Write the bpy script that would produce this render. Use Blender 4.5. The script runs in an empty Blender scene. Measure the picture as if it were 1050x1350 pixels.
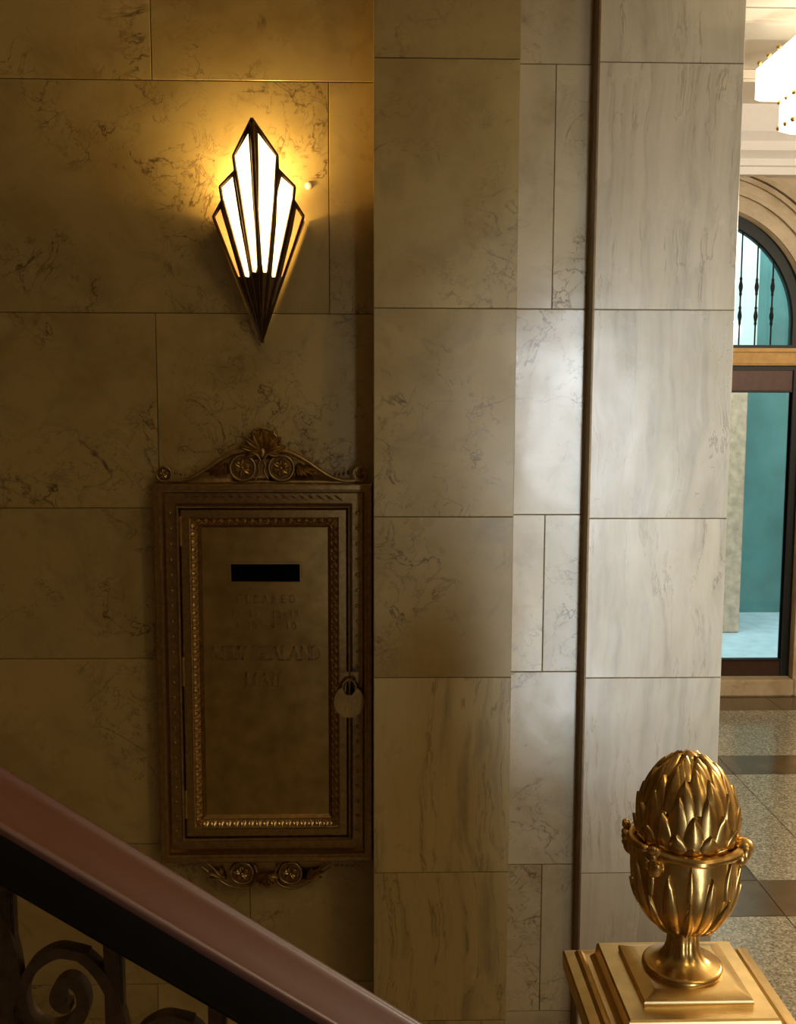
import bpy, bmesh, math, random
from mathutils import Vector, Matrix
random.seed(7)
S = bpy.context.scene
C = S.collection
PI = math.pi
EYE = 2.2      # eye height above the hall floor
F = 1400.0     # focal length in pixels of the 1050 x 1350 frame

# ------------------------------------------------------------------ camera
nN = Vector((-40, -158, F)).normalized()              # into the wall
vV = Vector((-35, 12405, F)); vV = (vV - vV.dot(nN) * nN).normalized()
Zc = -vV; Yc = nN; Xc = Yc.cross(Zc)
def ray(px, py):
    r = Vector((px - 525, py - 675, F))
    return Vector((r.dot(Xc), r.dot(Yc), r.dot(Zc)))
def at(px, py, Y):
    w = ray(px, py); return w * (Y / w.y) + Vector((0, 0, EYE))
def atz(px, py, z):
    w = ray(px, py); return w * ((z - EYE) / w.z) + Vector((0, 0, EYE))
cam = bpy.data.cameras.new('camera'); co = bpy.data.objects.new('camera', cam); C.objects.link(co)
cam.sensor_width = 36; cam.sensor_fit = 'AUTO'; cam.lens = F / 1350 * 36; cam.clip_start = .02
right = Vector((Xc.x, Yc.x, Zc.x)); down = Vector((Xc.y, Yc.y, Zc.y)); fwd = Vector((Xc.z, Yc.z, Zc.z))
m = Matrix((right, -down, -fwd)).transposed().to_4x4(); m.translation = (0, 0, EYE)
co.matrix_world = m
S.camera = co

# ------------------------------------------------------------------ materials
def new_mat(name):
    mt = bpy.data.materials.new(name); mt.use_nodes = True
    nt = mt.node_tree; b = nt.nodes['Principled BSDF']
    return mt, nt, b
def N(nt, t, **k):
    n = nt.nodes.new(t)
    for a, v in k.items():
        if a == 'inp':
            for i, q in v.items(): n.inputs[i].default_value = q
        else: setattr(n, a, v)
    return n
def ramp(nt, src, stops):
    r = N(nt, 'ShaderNodeValToRGB'); e = r.color_ramp.elements
    while len(e) < len(stops): e.new(.5)
    for q, (p, c) in zip(e, stops):
        q.position = p; q.color = (*c, 1) if len(c) == 3 else c
    nt.links.new(src, r.inputs[0]); return r.outputs[0]
def mix(nt, fac, a, b, mode='MIX'):
    n = N(nt, 'ShaderNodeMix', data_type='RGBA', blend_type=mode)
    for s, v in ((n.inputs[0], fac), (n.inputs[6], a), (n.inputs[7], b)):
        if hasattr(v, 'links'): nt.links.new(v, s)
        elif isinstance(v, (int, float)): s.default_value = v
        else: s.default_value = (*v, 1)
    return n.outputs[2]
def math_(nt, op, a, b=0.0, c=None):
    n = N(nt, 'ShaderNodeMath', operation=op)
    for s, v in zip(n.inputs, (a, b, c if c is not None else 0.0)):
        if hasattr(v, 'links'): nt.links.new(v, s)
        else: s.default_value = v
    return n.outputs[0]
def plain(name, col, rough=.5, metal=0.0, bump=0.0, bscale=60, var=.0, spec=.5, coat=0):
    mt, nt, b = new_mat(name)
    b.inputs['Roughness'].default_value = rough; b.inputs['Metallic'].default_value = metal
    b.inputs['Specular IOR Level'].default_value = spec
    b.inputs['Coat Weight'].default_value = coat; b.inputs['Coat Roughness'].default_value = .12
    tc = N(nt, 'ShaderNodeTexCoord')
    n1 = N(nt, 'ShaderNodeTexNoise', inp={'Scale': bscale, 'Detail': 5})
    nt.links.new(tc.outputs['Object'], n1.inputs['Vector'])
    lo = tuple(c * (1 - var) for c in col); hi = tuple(min(1, c * (1 + var)) for c in col)
    nt.links.new(ramp(nt, n1.outputs[0], [(.3, lo), (.7, hi)]), b.inputs['Base Color'])
    if bump:
        bp = N(nt, 'ShaderNodeBump', inp={'Strength': bump, 'Distance': .002})
        nt.links.new(n1.outputs[0], bp.inputs['Height']); nt.links.new(bp.outputs[0], b.inputs['Normal'])
    return mt
def marble(name, kind, base, dark, rough=.26, vein=1.0, wave=.25, coatn=.0):
    mt, nt, b = new_mat(name); L = nt.links.new
    tc = N(nt, 'ShaderNodeTexCoord'); at_ = N(nt, 'ShaderNodeAttribute', attribute_name='slab')
    sc = N(nt, 'ShaderNodeVectorMath', operation='SCALE'); L(at_.outputs['Color'], sc.inputs[0]); sc.inputs['Scale'].default_value = 17
    ad = N(nt, 'ShaderNodeVectorMath', operation='ADD'); L(tc.outputs['Object'], ad.inputs[0]); L(sc.outputs[0], ad.inputs[1])
    v = ad.outputs[0]
    sep = N(nt, 'ShaderNodeSeparateColor'); L(at_.outputs['Color'], sep.inputs[0])
    def noise(vec, scale, det=6, rg=.55, dist=0, out=0):
        n = N(nt, 'ShaderNodeTexNoise', inp={'Scale': scale, 'Detail': det, 'Roughness': rg, 'Distortion': dist}); L(vec, n.inputs['Vector']); return n.outputs[out]
    def contour(x, c, w):      # thin line where a noise crosses c
        d = math_(nt, 'ABSOLUTE', math_(nt, 'SUBTRACT', x, c))
        mr = N(nt, 'ShaderNodeMapRange', inp={1: 0.0, 2: w, 3: 1.0, 4: 0.0}); L(d, mr.inputs[0]); return mr.outputs[0]
    if kind == 'mottled':
        cloud = noise(v, 3.2, 8, .6, .4)
        col = ramp(nt, cloud, [(.28, (base[0] * .72, base[1] * .64, base[2] * .5)), (.5, base), (.7, tuple(min(1, c * 1.16) for c in base))])
        mid = noise(v, 11, 8, .65, .8)
        col = mix(nt, ramp(nt, mid, [(.52, (0, 0, 0)), (.72, (.45,) * 3)]), col, tuple(a * .55 + b_ * .45 for a, b_ in zip(dark, base)))
        pm = ramp(nt, noise(v, 3.6, 3, .5, .3), [(.49, (0, 0, 0)), (.58, (1, 1, 1))])
        v1 = contour(noise(v, 5.5, 6, .56, .6), .5, .010)
        v2 = contour(noise(v, 15.0, 7, .62, .7), .48, .016)
        vv = math_(nt, 'MULTIPLY', math_(nt, 'MAXIMUM', v1, math_(nt, 'MULTIPLY', v2, .7)), pm)
        br = ramp(nt, noise(v, 30, 5, .6), [(.35, (.3,) * 3), (.55, (1, 1, 1))])
        vv = math_(nt, 'MULTIPLY', vv, br)
        blot = ramp(nt, noise(v, 6.5, 10, .72, 1.3), [(.64, (0, 0, 0)), (.72, (1, 1, 1))])
        vv = math_(nt, 'MULTIPLY', math_(nt, 'MAXIMUM', vv, math_(nt, 'MULTIPLY', blot, .6)), .95 * vein)
        col = mix(nt, vv, col, dark)
    else:
        mp = N(nt, 'ShaderNodeMapping'); mp.inputs['Scale'].default_value = (1, 1, .055); L(v, mp.inputs[0])
        wob = noise(v, 2.4, 4, .5, 0, 1)
        wv = N(nt, 'ShaderNodeVectorMath', operation='SCALE'); L(wob, wv.inputs[0]); wv.inputs['Scale'].default_value = .10
        a2 = N(nt, 'ShaderNodeVectorMath', operation='ADD'); L(mp.outputs[0], a2.inputs[0]); L(wv.outputs[0], a2.inputs[1])
        sv = a2.outputs[0]
        st = noise(sv, 26, 7, .6, .15)
        col = ramp(nt, st, [(.28, tuple(c * (.74 if vein <= 1 else .60) for c in base)), (.48, base), (.6, tuple(min(1, c * 1.08) for c in base)), (.75, tuple(c * .86 for c in base))])
        fine = contour(noise(sv, 13, 6, .6, .1), .5, .012 if vein <= 1 else .011)
        pm = ramp(nt, noise(v, 5, 4, .6), [(.42, (0, 0, 0)), (.62, (1, 1, 1))] if vein <= 1 else [(.30, (.2, .2, .2)), (.55, (1, 1, 1))])
        vv = math_(nt, 'MULTIPLY', math_(nt, 'MULTIPLY', fine, pm), .55 * vein)
        col = mix(nt, vv, col, dark)
        sp = ramp(nt, noise(v, 60, 5, .7, .8), [(.62, (0, 0, 0)), (.68, (1, 1, 1))])
        pm2 = ramp(nt, noise(v, 4.2, 3, .5), [(.56, (0, 0, 0)), (.66, (1, 1, 1))])
        col = mix(nt, math_(nt, 'MULTIPLY', math_(nt, 'MULTIPLY', sp, pm2), .6), col, dark)
    # slab to slab tone
    mr = N(nt, 'ShaderNodeMapRange', inp={1: 0.0, 2: 1.0, 3: .90, 4: 1.08}); L(sep.outputs[1], mr.inputs[0])
    hs = N(nt, 'ShaderNodeHueSaturation'); L(mr.outputs[0], hs.inputs['Value']); L(col, hs.inputs['Color'])
    L(hs.outputs[0], b.inputs['Base Color'])
    b.inputs['Roughness'].default_value = rough
    b.inputs['Coat Weight'].default_value = coatn; b.inputs['Coat Roughness'].default_value = .1
    L(ramp(nt, noise(v, 9, 5, .6), [(.3, (rough * .85,) * 3), (.7, (rough * 1.2,) * 3)]), b.inputs['Roughness'])
    w = noise(v, 3.0, 3, .45)
    bp = N(nt, 'ShaderNodeBump', inp={'Strength': wave, 'Distance': .02}); L(w, bp.inputs['Height'])
    bp2 = N(nt, 'ShaderNodeBump', inp={'Strength': .06, 'Distance': .002}); L(noise(v, 70, 4, .6), bp2.inputs['Height']); L(bp.outputs[0], bp2.inputs['Normal'])
    L(bp2.outputs[0], b.inputs['Normal'])
    return mt
M = {}
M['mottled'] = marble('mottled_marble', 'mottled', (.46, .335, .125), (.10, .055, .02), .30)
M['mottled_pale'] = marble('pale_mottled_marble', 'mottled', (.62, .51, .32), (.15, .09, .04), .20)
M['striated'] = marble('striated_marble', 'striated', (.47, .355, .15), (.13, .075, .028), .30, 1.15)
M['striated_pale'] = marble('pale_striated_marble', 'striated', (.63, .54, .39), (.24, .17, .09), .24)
M['far_stone'] = marble('far_stone', 'mottled', (.54, .44, .30), (.2, .13, .07), .4, .5)
M['grout'] = plain('joint_mortar', (.17, .12, .06), .8, 0, .2, 200, .2)
M['bronze'] = plain('aged_bronze', (.40, .26, .10), .36, 1, .15, 90, .22)
M['bronze_panel'] = plain('smooth_bronze', (.46, .30, .10), .42, 1, .10, 25, .20)
M['bronze_gilt'] = plain('worn_gilt_bronze', (.62, .44, .20), .30, 1, .1, 120, .2)
M['letter'] = plain('worn_bronze_lettering', (.60, .42, .20), .28, 1, .1, 90, .15)
M['bronze_dark'] = plain('dark_bronze', (.085, .055, .028), .42, 1, .15, 90, .2)
M['strip'] = plain('brown_metal_strip', (.20, .115, .032), .42, .3, .1, 60, .2)
M['brass'] = plain('polished_brass', (.66, .43, .15), .27, 1, .22, 45, .26)
M['brass_cap'] = plain('satin_brass', (.80, .57, .25), .33, 1, .12, 40, .10)
M['slot'] = plain('slot_shade_black', (.004, .004, .004), .9, spec=0)  # shade inside the slot put into a near-black colour
M['sconce_metal'] = plain('sconce_bronze', (.16, .10, .05), .32, 1, .1, 60, .2)
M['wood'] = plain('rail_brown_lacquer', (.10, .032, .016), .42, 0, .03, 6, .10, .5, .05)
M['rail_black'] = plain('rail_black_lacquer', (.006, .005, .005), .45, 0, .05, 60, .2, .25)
M['iron'] = plain('brown_wrought_iron', (.10, .06, .03), .45, .6, .3, 80, .25)
M['iron_black'] = plain('black_wrought_iron', (.012, .016, .016), .5, .4, .1, 80, .2)
M['door_bronze'] = plain('door_brown_bronze', (.055, .022, .014), .45, .3, .1, 20, .2)
M['gold_beam'] = plain('gilt_transom', (.36, .21, .06), .5, .35, .1, 20, .15)
M['plaster'] = plain('cream_plaster', (.84, .78, .68), .8, 0, .1, 120, .03)
M['plaster_white'] = plain('white_cornice_plaster', (.92, .91, .92), .7, 0, .05, 120, .02)
M['brown_floor'] = marble('brown_floor_stone', 'mottled', (.11, .07, .028), (.06, .045, .02), .16, .5, .05)
M['teal'] = plain('teal_outdoor_wall', (.11, .25, .24), .7, 0, .05, 2, .25)
M['pavement'] = plain('pale_pavement', (.33, .39, .42), .6, 0, .1, 8, .12)
M['outdoor_white'] = plain('white_outdoor_pier', (.85, .92, .93), .8, 0, .05, 3, .05)
M['stone_reflected'] = plain('pink_reflected_stone', (.80, .52, .38), .7, 0, .3, 14, .25)  # pink of lit stone mirrored in the door glass
M['stair_wall'] = plain('painted_plaster', (.20, .15, .09), .8, 0, .1, 20, .1)
# terrazzo
mt, nt, b = new_mat('speckled_terrazzo'); M['terrazzo'] = mt
tc = N(nt, 'ShaderNodeTexCoord'); vo = N(nt, 'ShaderNodeTexVoronoi', inp={'Scale': 120.0}); nt.links.new(tc.outputs['Object'], vo.inputs['Vector'])
sp = N(nt, 'ShaderNodeSeparateColor'); nt.links.new(vo.outputs['Color'], sp.inputs[0])
nt.links.new(ramp(nt, sp.outputs[0], [(0, (.14, .12, .08)), (.35, (.25, .215, .15)), (.7, (.32, .29, .21)), (1, (.48, .43, .33))]), b.inputs['Base Color'])
b.inputs['Roughness'].default_value = .14
# glass
def glass(name, col, rough=0.0, mixf=.9):
    mt, nt, b = new_mat(name)
    nt.nodes.remove(b); out = nt.nodes['Material Output']
    tr = N(nt, 'ShaderNodeBsdfTransparent', inp={0: (*col, 1)}); gl = N(nt, 'ShaderNodeBsdfGlossy', inp={'Roughness': .03})
    fr = N(nt, 'ShaderNodeFresnel', inp={0: 1.45}); mx = N(nt, 'ShaderNodeMixShader')
    nt.links.new(fr.outputs[0], mx.inputs[0]); nt.links.new(tr.outputs[0], mx.inputs[1]); nt.links.new(gl.outputs[0], mx.inputs[2])
    nt.links.new(mx.outputs[0], out.inputs[0]); return mt
M['glass'] = glass('door_glass', (.86, .97, .95))
def lamp_glass(name, tcol, ecol, es):
    mt, nt, b = new_mat(name); nt.nodes.remove(b); out = nt.nodes['Material Output']
    t = N(nt, 'ShaderNodeBsdfTranslucent', inp={0: (*tcol, 1)}); d = N(nt, 'ShaderNodeBsdfDiffuse', inp={0: (*tcol, 1)})
    e = N(nt, 'ShaderNodeEmission', inp={0: (*ecol, 1), 1: es}); mx = N(nt, 'ShaderNodeMixShader', inp={0: .35}); a = N(nt, 'ShaderNodeAddShader')
    nt.links.new(t.outputs[0], mx.inputs[1]); nt.links.new(d.outputs[0], mx.inputs[2]); nt.links.new(mx.outputs[0], a.inputs[0]); nt.links.new(e.outputs[0], a.inputs[1])
    nt.links.new(a.outputs[0], out.inputs[0]); return mt
M['lamp_glass'] = lamp_glass('opal_lamp_glass', (.9, .78, .5), (1, .80, .45), 1.6)
M['lamp_glass_outer'] = lamp_glass('amber_lamp_glass', (.85, .55, .2), (1, .60, .20), .42)
M['chandelier_glass'] = lamp_glass('chandelier_glass', (.9, .88, .8), (1, .92, .80), 1.15)

# ------------------------------------------------------------------ object helpers
ORG = {}
def tag(o, label=None, cat=None, group=None, kind=None):
    for k, v in (('label', label), ('category', cat), ('group', group), ('kind', kind)):
        if v: o[k] = v
    return o
def thing(name, label, cat, loc, group=None):
    o = bpy.data.objects.new(name, None); C.objects.link(o); o.location = loc; o.empty_display_size = .05
    ORG[o.name] = Vector(loc); return tag(o, label, cat, group)
def obj(name, bm, mats, parent=None, smooth=False, recalc=True, angle=35):
    if recalc: bmesh.ops.recalc_face_normals(bm, faces=bm.faces)
    off = ORG.get(parent.name, Vector()) if parent else Vector()
    if off.length: bmesh.ops.translate(bm, verts=bm.verts, vec=-off)
    me = bpy.data.meshes.new(name); bm.to_mesh(me); bm.free()
    for mm in (mats if isinstance(mats, (list, tuple)) else [mats]): me.materials.append(mm)
    if smooth:
        me.shade_smooth()
        me.set_sharp_from_angle(angle=math.radians(angle))
    o = bpy.data.objects.new(name, me); C.objects.link(o)
    if parent: o.parent = parent; ORG[o.name] = off
    else: ORG[o.name] = Vector()
    return o
def box(bm, x0, x1, y0, y1, z0, z1, bev=0.0, mi=0):
    r = bmesh.ops.create_cube(bm, size=1)
    for v in r['verts']:
        v.co = Vector(((x0 + x1) / 2 + v.co.x * (x1 - x0), (y0 + y1) / 2 + v.co.y * (y1 - y0), (z0 + z1) / 2 + v.co.z * (z1 - z0)))
    fs = set(f for v in r['verts'] for f in v.link_faces)
    for f in fs: f.material_index = mi
    if bev:
        es = set(e for f in fs for e in f.edges)
        bmesh.ops.bevel(bm, geom=list(es), offset=bev, segments=2, affect='EDGES')
def catmull(pts, n=8, closed=False):
    out = []; k = len(pts)
    for i in range(k if closed else k - 1):
        g = lambda j: Vector(pts[j % k]) if closed else Vector(pts[max(0, min(k - 1, j))])
        a, b_, c, d = g(i - 1), g(i), g(i + 1), g(i + 2)
        for q in range(n):
            t = q / n
            out.append(.5 * ((2 * b_) + (c - a) * t + (2 * a - 5 * b_ + 4 * c - d) * t * t + (3 * b_ - a - 3 * c + d) * t ** 3))
    if not closed: out.append(Vector(pts[-1]))
    return out
def tube(bm, pts, r, seg=8, closed=False, flat=1.0):
    """round bar along pts; r number or list; flat squashes the Y extent"""
    pts = [Vector(p) for p in pts]; n = len(pts); rings = []
    for i, p in enumerate(pts):
        a = pts[(i - 1) % n] if closed or i else p; c = pts[(i + 1) % n] if closed or i < n - 1 else p
        t = (c - a).normalized() if (c - a).length else Vector((0, 0, 1))
        up = Vector((0, 1, 0)) if abs(t.y) < .9 else Vector((1, 0, 0))
        s = t.cross(up).normalized(); u = s.cross(t).normalized()
        rr = r[i] if isinstance(r, (list, tuple)) else r
        rings.append([bm.verts.new(p + s * math.cos(k * 2 * PI / seg) * rr + u * math.sin(k * 2 * PI / seg) * rr * flat) for k in range(seg)])
    m_ = n if closed else n - 1
    for i in range(m_):
        A, B = rings[i], rings[(i + 1) % n]
        for k in range(seg): bm.faces.new((A[k], A[(k + 1) % seg], B[(k + 1) % seg], B[k]))
    if not closed: bm.faces.new(rings[0]); bm.faces.new(rings[-1])
def ribbon(bm, pts, w, y0, y1, yf=None):
    """flat bar: in-plane half width w (list), from depth y0 to y1 (offsets from the point's own Y)"""
    n = len(pts); rings = []
    for i, p in enumerate(pts):
        t = (pts[min(n - 1, i + 1)] - pts[max(0, i - 1)]); t.y = 0; t.normalize()
        s = Vector((-t.z, 0, t.x)); ww = w[i] if isinstance(w, (list, tuple)) else w
        rings.append([bm.verts.new(p + s * ww + Vector((0, y0, 0))), bm.verts.new(p - s * ww + Vector((0, y0, 0))),
                      bm.verts.new(p - s * ww + Vector((0, y1, 0))), bm.verts.new(p + s * ww + Vector((0, y1, 0)))])
    for i in range(n - 1):
        for k in range(4): bm.faces.new((rings[i][k], rings[i][(k + 1) % 4], rings[i + 1][(k + 1) % 4], rings[i + 1][k]))
    bm.faces.new(rings[0]); bm.faces.new(rings[-1])
def lathe(bm, prof, cx, cy, seg=48, flute=None):
    rings = []
    for j, (r, z) in enumerate(prof):
        ring = []
        for k in range(seg):
            a = 2 * PI * k / seg; rr = r * (flute(a, j) if flute else 1)
            ring.append(bm.verts.new((cx + rr * math.cos(a), cy + rr * math.sin(a), z)))
        rings.append(ring)
    for A, B in zip(rings, rings[1:]):
        for k in range(seg): bm.faces.new((A[k], A[(k + 1) % seg], B[(k + 1) % seg], B[k]))
    bm.faces.new(rings[0]); bm.faces.new(rings[-1])
def rect_loft(bm, cx, cz, hw, hh, prof, cap=False):
    """concentric rectangles facing -Y; prof = (inset, y)"""
    rs = []
    for ins, y in prof:
        a, c = hw - ins, hh - ins
        rs.append([bm.verts.new((cx + sx * a, y, cz + sz * c)) for sx, sz in ((-1, -1), (1, -1), (1, 1), (-1, 1))])
    for A, B in zip(rs, rs[1:]):
        for k in range(4): bm.faces.new((A[k], A[(k + 1) % 4], B[(k + 1) % 4], B[k]))
    if cap: bm.faces.new(rs[-1])
    return rs
def sphere(bm, c, r, sc=(1, 1, 1), u=12, v=8, rot=None):
    q = bmesh.ops.create_uvsphere(bm, u_segments=u, v_segments=v, radius=r)
    for w in q['verts']:
        p = Vector((w.co.x * sc[0], w.co.y * sc[1], w.co.z * sc[2]))
        if rot: p = rot @ p
        w.co = p + Vector(c)
def petal(bm, base, ang, L, W, T, bow=.35):
    """carved leaf lying on the wall plane; base = point, ang in the XZ plane, T = relief towards -Y"""
    d = Vector((math.cos(ang), 0, math.sin(ang))); s = Vector((-d.z, 0, d.x)); n = 9; m_ = 6; g = []
    for i in range(n + 1):
        t = i / n; w = W * (math.sin(PI * min(1, t * .92 + .06)) ** .75) * (.45 + .55 * t ** .6) * (1.25 if t > .5 else 1)
        row = []
        for k in range(m_ + 1):
            q = k / m_ * 2 - 1
            h = T * (1 - q * q * .9) * (.5 + .7 * math.sin(PI * t * .9)) * (1 - .35 * math.exp(-(q / .22) ** 2))
            row.append(bm.verts.new(base + d * (L * t) + s * (w * q) + Vector((0, -h, 0))))
        g.append(row)
    for i in range(n):
        for k in range(m_): bm.faces.new((g[i][k], g[i][k + 1], g[i + 1][k + 1], g[i + 1][k]))
def poly_solid(outline, holes, fn):
    """filled 2D outline with holes; fn(x, y, side) maps front (0) and back (1) points to space"""
    cu = bpy.data.curves.new('t', 'CURVE'); cu.dimensions = '2D'; cu.fill_mode = 'BOTH'; cu.extrude = 1.0
    for ring in [outline] + holes:
        s = cu.splines.new('POLY'); s.points.add(len(ring) - 1); s.use_cyclic_u = True
        for p, q in zip(s.points, ring): p.co = (q[0], q[1], 0, 1)
    ob = bpy.data.objects.new('t', cu); C.objects.link(ob)
    dg = bpy.context.evaluated_depsgraph_get(); me = bpy.data.meshes.new_from_object(ob.evaluated_get(dg))
    bm = bmesh.new(); bm.from_mesh(me)
    bpy.data.objects.remove(ob); bpy.data.curves.remove(cu); bpy.data.meshes.remove(me)
    bmesh.ops.remove_doubles(bm, verts=bm.verts, dist=1e-5)
    for v in bm.verts: v.co = fn(v.co.x, v.co.y, 0 if v.co.z > 0 else 1)
    return bm

# ------------------------------------------------------------------ marble cladding
def cladding(name, Y, rects, depth=.10, back=None, label=None):
    """rects: (x0, x1, z0, z1, material index). Slabs with eased edges and mortar joints between them."""
    bm = bmesh.new(); lay = bm.loops.layers.float_color.new('slab'); g = .0008; c = .0011
    X0 = min(r[0] for r in rects); X1 = max(r[1] for r in rects); Z0 = min(r[2] for r in rects); Z1 = max(r[3] for r in rects)
    for (x0, x1, z0, z1, mi) in rects:
        rnd = (random.random(), random.random(), random.random(), 1)
        xa = x0 + (g if x0 > X0 + 1e-4 else 0); xb = x1 - (g if x1 < X1 - 1e-4 else 0)
        F_ = [bm.verts.new((x, Y, z)) for x, z in ((xa + c, z0 + g + c), (xb - c, z0 + g + c), (xb - c, z1 - g - c), (xa + c, z1 - g - c))]
        E_ = [bm.verts.new((x, Y + c, z)) for x, z in ((xa, z0 + g), (xb, z0 + g), (xb, z1 - g), (xa, z1 - g))]
        B_ = [bm.verts.new((x, Y + .006, z)) for x, z in ((xa, z0 + g), (xb, z0 + g), (xb, z1 - g), (xa, z1 - g))]
        fs = [bm.faces.new(F_)]
        for A, B in ((F_, E_), (E_, B_)):
            for k in range(4): fs.append(bm.faces.new((A[k], B[k], B[(k + 1) % 4], A[(k + 1) % 4])))
        for f in fs:
            f.material_index = mi
            for l in f.loops: l[lay] = rnd
    Y1 = back if back is not None else Y + depth
    r = bmesh.ops.create_cube(bm, size=1)
    for v in r['verts']:
        v.co = Vector(((X0 + X1) / 2 + v.co.x * (X1 - X0), (Y + .0035 + Y1) / 2 + v.co.y * (Y1 - Y - .0035), (Z0 + Z1) / 2 + v.co.z * (Z1 - Z0)))
    for f in set(f for v in r['verts'] for f in v.link_faces):
        side = abs(f.calc_center_median().x - X0) < 1e-4 or abs(f.calc_center_median().x - X1) < 1e-4
        f.material_index = rects[0][4] if side else 4
    o = obj(name, bm, [M['mottled'], M['mottled_pale'], M['striated'], M['striated_pale'], M['grout']])
    tag(o, kind='structure'); return o
CEIL = 4.1
YL, YP, YR, YS = 2.5, 2.34, 2.386, 2.345
def zrow(py, px, Y): return at(px, py, Y).z
def rows(pys, px, Y): return [CEIL] + [zrow(p, px, Y) for p in pys] + [0.0]
def xcol(px, Y, py=517): return at(px, py, Y).x
# left wall, behind
zl = rows([-160, 106, 413, 670, 868, 1112, 1297, 1480], 250, YL)
rl = []
XL0, XL1 = -3.0, .06
cuts = [[], [xcol(199, YL, 60)], [xcol(434, YL, 260)], [xcol(207.5, YL, 540)], [xcol(330, YL, 760)], [xcol(150, YL, 1000) - .8], [xcol(330, YL, 1200)], [xcol(210, YL, 1400)], []]
for i in range(len(zl) - 1):
    cs = [XL0, -1.9 - .2 * (i % 2), -1.05 - .16 * (i % 3)] + cuts[i] + [XL1]
    cs = sorted(set(cs))
    for a, b_ in zip(cs, cs[1:]): rl.append((a, b_, zl[i + 1], zl[i], 0))
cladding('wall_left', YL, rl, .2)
# projecting pier
zp = rows([-190, 77, 406.5, 681.5, 893.5, 1150.5, 1346], 590, YP)
XP0 = xcol(493, YP, 600); XP1 = (at(688, 0, YP).x + at(667, 1350, YP).x) / 2
cladding('wall_pier', YP, [(XP0, XP1, zp[i + 1], zp[i], 0 if i < 5 else 2) for i in range(len(zp) - 1)], back=YL + .2)
# set back strip
zr = rows([-180, 84.5, 407.5, 678.5, 885.5, 1139.5, 1333], 725, YR)
XR1 = at(771.5, 500, YR).x
rr = []
for i in range(len(zr) - 1):
    cut = {2: at(731, 245, YR).x, 4: at(717, 780, YR).x, 6: at(713, 1240, YR).x}.get(i)
    if cut: rr += [(XP1 + .0005, cut, zr[i + 1], zr[i], 1), (cut, XR1, zr[i + 1], zr[i], 1)]
    else: rr.append((XP1 + .0005, XR1, zr[i + 1], zr[i], 1))
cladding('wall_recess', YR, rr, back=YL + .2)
# right pier beside the hall
zs = rows([-200, 82.5, 408.5, 683.5, 893.5, 1150.5, 1350], 870, YS)
XS0 = at(780.5, 500, YS).x; XS1 = (at(981, 20, YS).x + at(953.5, 900, YS).x) / 2
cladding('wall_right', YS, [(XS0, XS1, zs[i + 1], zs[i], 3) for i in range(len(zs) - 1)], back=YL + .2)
# metal strip between
bm = bmesh.new(); sec = [(XR1 - .001, YR - .002), (XR1 + .0015, YR - .006), ((XR1 + XS0) / 2 - .001, (YR + YS) / 2 - .007), (XS0 - .0035, YS - .009), (XS0 + .0005, YS - .009), (XS0 + .0005, YR + .06), (XR1 - .001, YR + .06)]
lo_ = [bm.verts.new((x, y, 0)) for x, y in sec]; hi_ = [bm.verts.new((x, y, CEIL)) for x, y in sec]
for k in range(len(sec)): bm.faces.new((lo_[k], lo_[(k + 1) % len(sec)], hi_[(k + 1) % len(sec)], hi_[k]))
bm.faces.new(lo_); bm.faces.new(hi_)
tag(obj('trim_1', bm, M['strip']), kind='structure')

# ------------------------------------------------------------------ room shell
XE, YB, YF = 5.2, -1.6, 7.5
# floor with brown bands
xs = [-3.0, 1.2, 1.77, 2.13, 2.9, 3.6, 4.0, XE]; ys = [YB, 1.2, 1.5, 2.62, 4.23, 4.56, 5.90, 6.22, 7.14, 7.7]
bm = bmesh.new(); lay = bm.loops.layers.float_color.new('slab')
brown_y = {(1.2, 1.5), (4.23, 4.56), (5.90, 6.22), (7.14, 7.7)}
for i in range(len(xs) - 1):
    for j in range(len(ys) - 1):
        br = (ys[j], ys[j + 1]) in brown_y or (xs[i], xs[i + 1]) == (3.6, 4.0) or ((xs[i], xs[i + 1]) == (1.2, 1.77) and ys[j] >= 4.5 and ys[j + 1] <= 5.91)
        g = .0025 if True else 0
        r = bmesh.ops.create_cube(bm, size=1)
        x0, x1, y0, y1 = xs[i] + g, xs[i + 1] - g, ys[j] + g, ys[j + 1] - g
        for v in r['verts']: v.co = Vector(((x0 + x1) / 2 + v.co.x * (x1 - x0), (y0 + y1) / 2 + v.co.y * (y1 - y0), -.02 + v.co.z * .04))
        rnd = (random.random(), random.random(), random.random(), 1)
        for f in set(f for v in r['verts'] for f in v.link_faces):
            f.material_index = 1 if br else 0
            for l in f.loops: l[lay] = rnd
box(bm, -3.0, XE, YB, 7.7, -.2, -.004, 0, 2)
tag(obj('floor', bm, [M['terrazzo'], M['brown_floor'], M['grout']]), kind='structure')
bm = bmesh.new(); box(bm, -3.2, XE + .2, YB - .2, YF + .3, CEIL, CEIL + .2)
for yy in (3.3, 4.3, 5.45, 6.45): box(bm, XS1 + .02, XE, yy, yy + .28, CEIL - .07, CEIL + .01, .015)
tag(obj('ceiling', bm, M['plaster']), kind='structure')
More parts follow.
